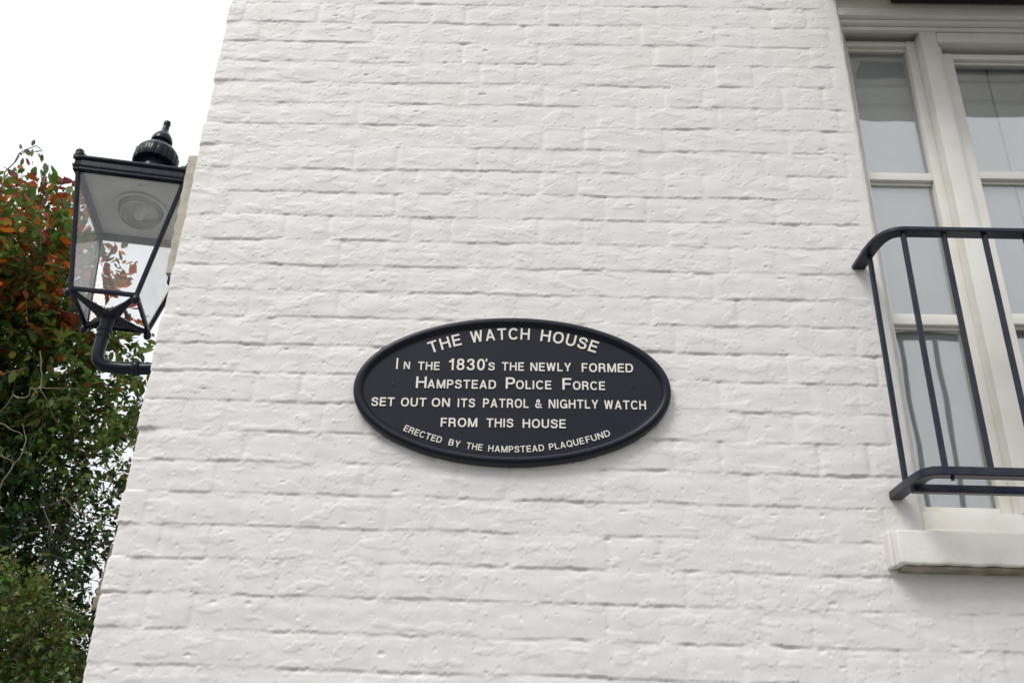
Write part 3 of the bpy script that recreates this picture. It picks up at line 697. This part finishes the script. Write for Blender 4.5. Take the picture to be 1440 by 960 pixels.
# ------------------------------------------------------------------ trees
def leaf_template(n=1):
    # ovate folded leaf, 10 verts
    prof = [(0, 0), (.22, .30), (.50, .42), (.78, .27), (1, 0)]
    vs = [(x, 0, -.06*math.sin(math.pi*x)) for x, w_ in prof]
    L = [(x, w_*.62, .07*w_-.05*x*x) for x, w_ in prof[1:-1]]; R = [(x, -w_*.62, .07*w_-.05*x*x) for x, w_ in prof[1:-1]]
    v = np.array(vs+L+R); q = [(0, 1, 5), (0, 8, 1), (1, 2, 6, 5), (2, 3, 7, 6), (1, 8, 9, 2), (2, 9, 10, 3), (3, 4, 7), (3, 10, 4)]
    tris = []
    for f in q: tris += [(f[0], f[1], f[2])]+([(f[0], f[2], f[3])] if len(f) == 4 else [])
    return v, np.array(tris)
LV, LT = leaf_template()
LV2 = np.array([(0, 0, 0), (.45, .28, .04), (1, 0, -.06), (.45, -.28, .04)]); LT2 = np.array([(0, 1, 2), (0, 2, 3)])[:, ::-1]
def leaves_mesh(name, pos, dirs, size, col, tmpl=None, roll=None):
    v, t = tmpl or (LV, LT); n = len(pos)
    d = dirs/np.linalg.norm(dirs, axis=1, keepdims=True)
    r = rng.normal(size=(n, 3))*.6+np.array([0, 0, 1.0]); r -= (r*d).sum(1, keepdims=True)*d; r /= np.linalg.norm(r, axis=1, keepdims=True)
    s = np.cross(r, d)
    W = pos[:, None, :]+size[:, None, None]*(v[None, :, 0:1]*d[:, None]+v[None, :, 1:2]*s[:, None]+v[None, :, 2:3]*r[:, None])
    Pp = W.reshape(-1, 3); Tt = (t[None]+np.arange(n)[:, None, None]*len(v)).reshape(-1, 3)
    me = bpy.data.meshes.new(name); me.vertices.add(len(Pp)); me.vertices.foreach_set('co', Pp.astype(np.float32).ravel())
    me.loops.add(Tt.size); me.loops.foreach_set('vertex_index', Tt.astype(np.int32).ravel())
    me.polygons.add(len(Tt)); me.polygons.foreach_set('loop_start', np.arange(0, Tt.size, 3, dtype=np.int32)); me.update(calc_edges=True)
    a = me.color_attributes.new('leafcol', 'FLOAT_COLOR', 'POINT')
    c = np.concatenate([np.repeat(col, len(v), axis=0), np.ones((n*len(v), 1))], 1); a.data.foreach_set('color', c.astype(np.float32).ravel())
    return me
PAL = {'red': (.30, .05, .04), 'crimson': (.22, .03, .06), 'orange': (.47, .14, .02), 'rust': (.26, .075, .02), 'lime': (.20, .26, .05), 'green': (.085, .165, .030), 'olive': (.13, .15, .028), 'dark': (.030, .072, .017), 'grey': (.16, .20, .12), 'holly': (.018, .042, .014), 'tip': (.13, .155, .03)}
def colors(names, probs, n):
    k = rng.choice(len(names), n, p=np.array(probs)/sum(probs)); base = np.array([PAL[x] for x in names])[k]
    return np.clip(base*(1+rng.normal(0, .22, (n, 1)))*(1+rng.normal(0, .10, (n, 3))), .004, .9)
def sprays(cen, rad, ntwig, per, length, out=.6, droop=-.1, surf=.0):
    """twigs spread through an ellipsoid, leaves set along each; returns pos, dir, twig segments"""
    cen = np.array(cen); rad = np.array(rad)
    u = rng.normal(size=(ntwig, 3)); u /= np.linalg.norm(u, axis=1, keepdims=True); r = (surf+(1-surf)*rng.random(ntwig))**(1/2.2)
    p = cen+u*r[:, None]*rad; p += rng.normal(0, .05, p.shape)
    d = u*out+rng.normal(0, .55, (ntwig, 3))+np.array([0, 0, droop]); d /= np.linalg.norm(d, axis=1, keepdims=True)
    L = length*(.6+.8*rng.random(ntwig)); pos, dr = [], []
    for k in range(per):
        s = (k+.5)/per; side = np.cross(d, rng.normal(size=(ntwig, 3))); side /= np.linalg.norm(side, axis=1, keepdims=True)+1e-9
        pos.append(p+d*(L*s)[:, None]); dr.append(d*.7+side*.9+np.array([0, 0, -.15]))
    return np.concatenate(pos), np.concatenate(dr), [(p[i], p[i]+d[i]*L[i]) for i in range(ntwig)]
def branchy(mb, a, b, r0, r1, wig=.05, n=7, seg=8):
    a = Vector(a); b = Vector(b); pts = []; o = Vector((0, 0, 0))
    for i in range(n+1):
        t = i/n; o = o+Vector((random.gauss(0, wig), random.gauss(0, wig), random.gauss(0, wig*.6)))*(1 if 0 < i < n else 0); pts.append(a.lerp(b, t)+o*math.sin(math.pi*min(t*1.1, 1)) )
    mb.tube(pts, 1, seg, scales=[r0+(r1-r0)*i/n for i in range(n+1)]); return pts

def make_tree(name, label, cat, base, trunk_top, r, clumps, leafm, group=None, tm=None, twig_r=.0022, single=0, limbs=None):
    """clumps: (centre, radii, twigs, leaves per twig, twig length, leaf size, colour names, probs, droop, surf)"""
    t = empty(name, base); tag(t, label, cat); B0 = Vector(base)
    mb = MB(); tp = branchy(mb, (0, 0, 0), Vector(trunk_top)-B0, r, r*.55, .04, 10, 12); mb.build('trunk', M_BARK, t)
    P_all, D_all, S_all, C_all = [], [], [], []; tw = MB()
    for (cen, rad, nt_, per, ln, sz, nm, pr, dr, sf) in clumps:
        lm = MB(); c = Vector(cen)-B0; st = tp[random.randint(5, 10)]
        ends = branchy(lm, st, c, r*.42, r*.12, .05, 8, 8)
        for k in range(4):
            e = c+Vector([random.uniform(-.75, .75)*rad[i] for i in range(3)]); branchy(lm, ends[random.randint(3, 8)], e, r*.13, r*.03, .03, 6, 6)
        lm.build('limb', M_BARK, t)
        p, d, sg = sprays(cen, rad, nt_, per, ln, .6, dr, sf); n_ = len(p)
        P_all.append(p-np.array(base)); D_all.append(d); S_all.append(sz*(.5+.95*rng.random(n_)**1.4))
        # redder towards the top of each clump, as the leaves have turned
        C_all.append(colors(nm, pr, n_))
        for (a, b) in sg[::2]: tw.tube([Vector(a)-B0, Vector(b)-B0], twig_r, 4)
    P_, D_, Sz, Cc = map(np.concatenate, (P_all, D_all, S_all, C_all))
    tw.build('twigs', M_TWIG, t)['kind'] = 'stuff'
    n_ = len(P_)
    if single:
        W = P_+np.array(base); v = W-np.array([0, -2.13, 0])
        z = v@np.array([rt.z, fw.z, up.z]); xx = v@np.array([rt.x, fw.x, up.x])/z*f_px+720; yy = v@np.array([rt.y, fw.y, up.y])/z*f_px+480
        ok = (xx > 5) & (xx < 235) & (yy > 150) & (yy < 620); sc = np.where(ok, Sz/z*(1+1.2*(yy < 300)), -1)
        pick = np.argsort(-sc)[:single]
        for i in pick:
            me = leaves_mesh('leaf', np.zeros((1, 3)), D_[i:i+1], Sz[i:i+1], Cc[i:i+1], tm); link('leaf', me, t, leafm, P_[i])
        m_ = np.ones(n_, bool); m_[pick] = False; P_, D_, Sz, Cc = P_[m_], D_[m_], Sz[m_], Cc[m_]
    fo = link('foliage', leaves_mesh('foliage', P_, D_, Sz, Cc, tm), t, leafm); fo['kind'] = 'stuff'
    return t
autumn = [  # centre, radii, twigs, leaves, length, leaf size
 ((-4.18, 3.9, 3.60), (.75, .6, .48), 400, 8, .22, .085, ['red', 'crimson', 'orange', 'rust', 'lime', 'green', 'olive'], [.11, .05, .27, .12, .11, .22, .12], .15, .1),
 ((-3.62, 3.4, 3.22), (.50, .5, .42), 300, 8, .20, .078, ['orange', 'rust', 'green', 'olive', 'lime', 'red'], [.18, .10, .36, .20, .10, .06], .05, .1),
 ((-4.75, 4.0, 3.3), (.8, .8, .80), 520, 8, .20, .080, ['orange', 'rust', 'green', 'olive', 'lime'], [.13, .08, .45, .22, .12], .05, .1),
 ((-4.10, 3.4, 3.15), (.70, .4, .35), 300, 8, .20, .078, ['orange', 'rust', 'green', 'olive', 'lime'], [.16, .08, .42, .22, .12], .05, .1),
 ((-3.10, 3.5, 2.95), (.20, .25, .25), 48, 8, .17, .082, ['orange', 'rust', 'red', 'green', 'grey'], [.40, .22, .12, .16, .1], .25, .2),
 ((-3.78, 3.1, 2.72), (.30, .3, .18), 110, 7, .17, .074, ['orange', 'rust', 'olive'], [.60, .25, .15], .0, .1),
 ((-4.05, 3.7, 2.62), (.95, .6, .50), 820, 8, .19, .072, ['green', 'olive', 'dark', 'lime', 'rust'], [.42, .22, .20, .12, .04], -.05, .1),
 ((-3.10, 3.7, 2.42), (.50, .5, .36), 270, 8, .18, .066, ['green', 'lime', 'olive', 'dark', 'rust'], [.42, .20, .22, .12, .04], 0, .1),
]
autumn_t = make_tree('autumn_tree', 'tree of red, orange and green leaves rising behind the glass lantern', 'tree', (-4.4, 4.2, GROUND-.14), (-4.3, 3.9, 3.0), .11, autumn, M_LEAF, single=260)
def stems(par, name, paths, r, m):
    B0 = par.location
    for p in paths:
        pts = []
        for i in range(len(p)-1): pts += [Vector(p[i]).lerp(Vector(p[i+1]), k/3)-B0+Vector([random.gauss(0, .006) for _ in range(3)]) for k in range(3)]
        pts.append(Vector(p[-1])-B0); n = len(pts); MB().tube(pts, 1, 7, scales=[r*(1-.6*i/(n-1)) for i in range(n)]).build(name, m, par)
def hanging(par, pts, cols, pr, size):
    for p in pts:
        for k in range(5):
            o = rng.normal(0, .045, 3); d = np.array([rng.normal(0, .45), rng.normal(0, .4), -1.0]); c = colors(cols, pr, 1)
            me = leaves_mesh('leaf', np.zeros((1, 3)), d[None], np.array([size*(.7+.6*rng.random())]), c); link('leaf', me, par, M_LEAF, Vector(p)+Vector(o)-par.location)
M_PALE = mat('pale_bark', (.24, .20, .15), .8, .2, vcol2=(.18, .15, .11), vscale=25, bump=.002, bscale=60)
SH = [[(-4.35, 3.8, 3.5), (-4.06, 3.6, 4.03), (-4.02, 3.6, 4.19), (-3.96, 3.6, 4.35), (-3.88, 3.6, 4.39), (-3.82, 3.6, 4.33)], [(-3.9, 3.7, 3.4), (-3.67, 3.6, 3.77), (-3.77, 3.6, 4.12), (-3.73, 3.6, 4.21)], [(-3.8, 3.6, 3.5), (-3.66, 3.6, 3.95), (-3.54, 3.6, 4.08), (-3.45, 3.6, 4.06)]]
stems(autumn_t, 'shoot', SH, .006, M_TWIG)
hanging(autumn_t, [(-3.98, 3.6, 4.30), (-3.90, 3.6, 4.36), (-3.84, 3.6, 4.30), (-3.86, 3.6, 4.22), (-3.80, 3.6, 4.10), (-3.74, 3.6, 4.14), (-3.70, 3.6, 4.04), (-3.76, 3.6, 3.98), (-3.62, 3.6, 4.0)], ['grey', 'green', 'lime', 'crimson'], [.5, .25, .15, .1], .07)
hanging(autumn_t, [(-3.60, 3.6, 4.04), (-3.52, 3.6, 3.98), (-3.46, 3.6, 3.94), (-3.44, 3.6, 3.80), (-3.5, 3.6, 3.7)], ['crimson', 'orange', 'rust', 'grey', 'green'], [.25, .25, .2, .15, .15], .085)
ever = [
 ((-3.85, 3.7, 2.0), (.85, .6, .50), 1500, 8, .16, .054, ['dark', 'holly', 'green', 'olive'], [.42, .24, .26, .08], -.1, .05),
 ((-3.60, 3.6, 1.35), (.80, .55, .50), 1300, 8, .15, .050, ['dark', 'holly', 'green'], [.45, .40, .15], -.1, .05),
 ((-2.85, 3.6, 1.90), (.42, .4, .42), 230, 8, .15, .050, ['dark', 'green', 'olive', 'lime'], [.28, .38, .16, .18], 0, .1),
 ((-2.75, 3.6, 1.25), (.38, .4, .40), 190, 8, .14, .046, ['dark', 'holly', 'green'], [.4, .44, .16], 0, .1),
 ((-3.25, 3.6, .75), (.85, .5, .42), 950, 8, .14, .048, ['dark', 'holly', 'green'], [.4, .48, .12], -.1, .05),
 ((-3.20, 3.6, .15), (1.0, .6, .5), 900, 8, .14, .050, ['dark', 'holly', 'green'], [.4, .48, .12], -.1, .05),
]
ever_t = make_tree('evergreen_tree', 'dark small-leaved evergreen below the autumn leaves, sky showing through its gaps', 'tree', (-3.75, 4.0, GROUND-.14), (-3.6, 3.9, 2.2), .09, ever, M_LEAFD, tm=(LV2, LT2), twig_r=.0018)
BB = [[(-3.3, 3.6, 1.2), (-3.06, 3.0, 1.51), (-3.01, 2.98, 1.62), (-2.97, 2.98, 1.7), (-2.98, 3.0, 1.81), (-3.03, 3.0, 1.90)], [(-3.5, 3.4, 1.95), (-3.16, 3.0, 1.88), (-3.07, 2.98, 1.86), (-3.0, 2.98, 1.82)], [(-3.4, 3.4, 1.8), (-3.11, 3.0, 1.7), (-3.01, 2.98, 1.66)],
 [(-3.0, 3.4, 2.0), (-2.98, 3.0, 2.13), (-3.0, 2.98, 2.25), (-3.04, 3.0, 2.36), (-3.1, 3.1, 2.42)], [(-3.4, 3.3, 2.0), (-3.13, 3.0, 2.08), (-3.04, 2.98, 2.06), (-3.01, 2.98, 2.12), (-2.9, 3.0, 2.13), (-2.8, 3.1, 2.17)],
 [(-2.9, 3.5, 1.0), (-2.69, 3.0, 1.21), (-2.7, 2.98, 1.31), (-2.80, 3.0, 1.42)], [(-3.0, 3.4, 1.5), (-2.67, 3.0, 1.46), (-2.47, 3.0, 1.32), (-2.25, 3.0, 1.27)], [(-2.8, 3.3, 1.2), (-2.55, 3.0, 1.29), (-2.4, 3.0, 1.37), (-2.25, 3.0, 1.33)]]
stems(ever_t, 'bare_branch', BB[:5], .005, M_PALE); stems(ever_t, 'bare_branch', BB[5:], .006, M_BARK)
bush = [
 ((-2.62, 2.45, .62), (.34, .35, .28), 800, 10, .10, .034, ['tip', 'olive', 'green', 'dark'], [.40, .22, .23, .15], .35, .35),
 ((-2.35, 2.55, .22), (.40, .35, .30), 800, 10, .10, .034, ['tip', 'olive', 'green', 'dark'], [.16, .22, .32, .3], .35, .35),
 ((-2.75, 2.5, -.1), (.5, .45, .45), 700, 9, .11, .034, ['olive', 'green', 'dark'], [.2, .4, .4], .2, .2),
]
make_tree('clipped_bush', 'yellow-green tipped bush in the bottom left corner in front of the dark tree', 'bush', (-2.65, 2.6, GROUND-.14), (-2.6, 2.5, .3), .045, bush, M_LEAFD, tm=(LV2, LT2), twig_r=.0015)
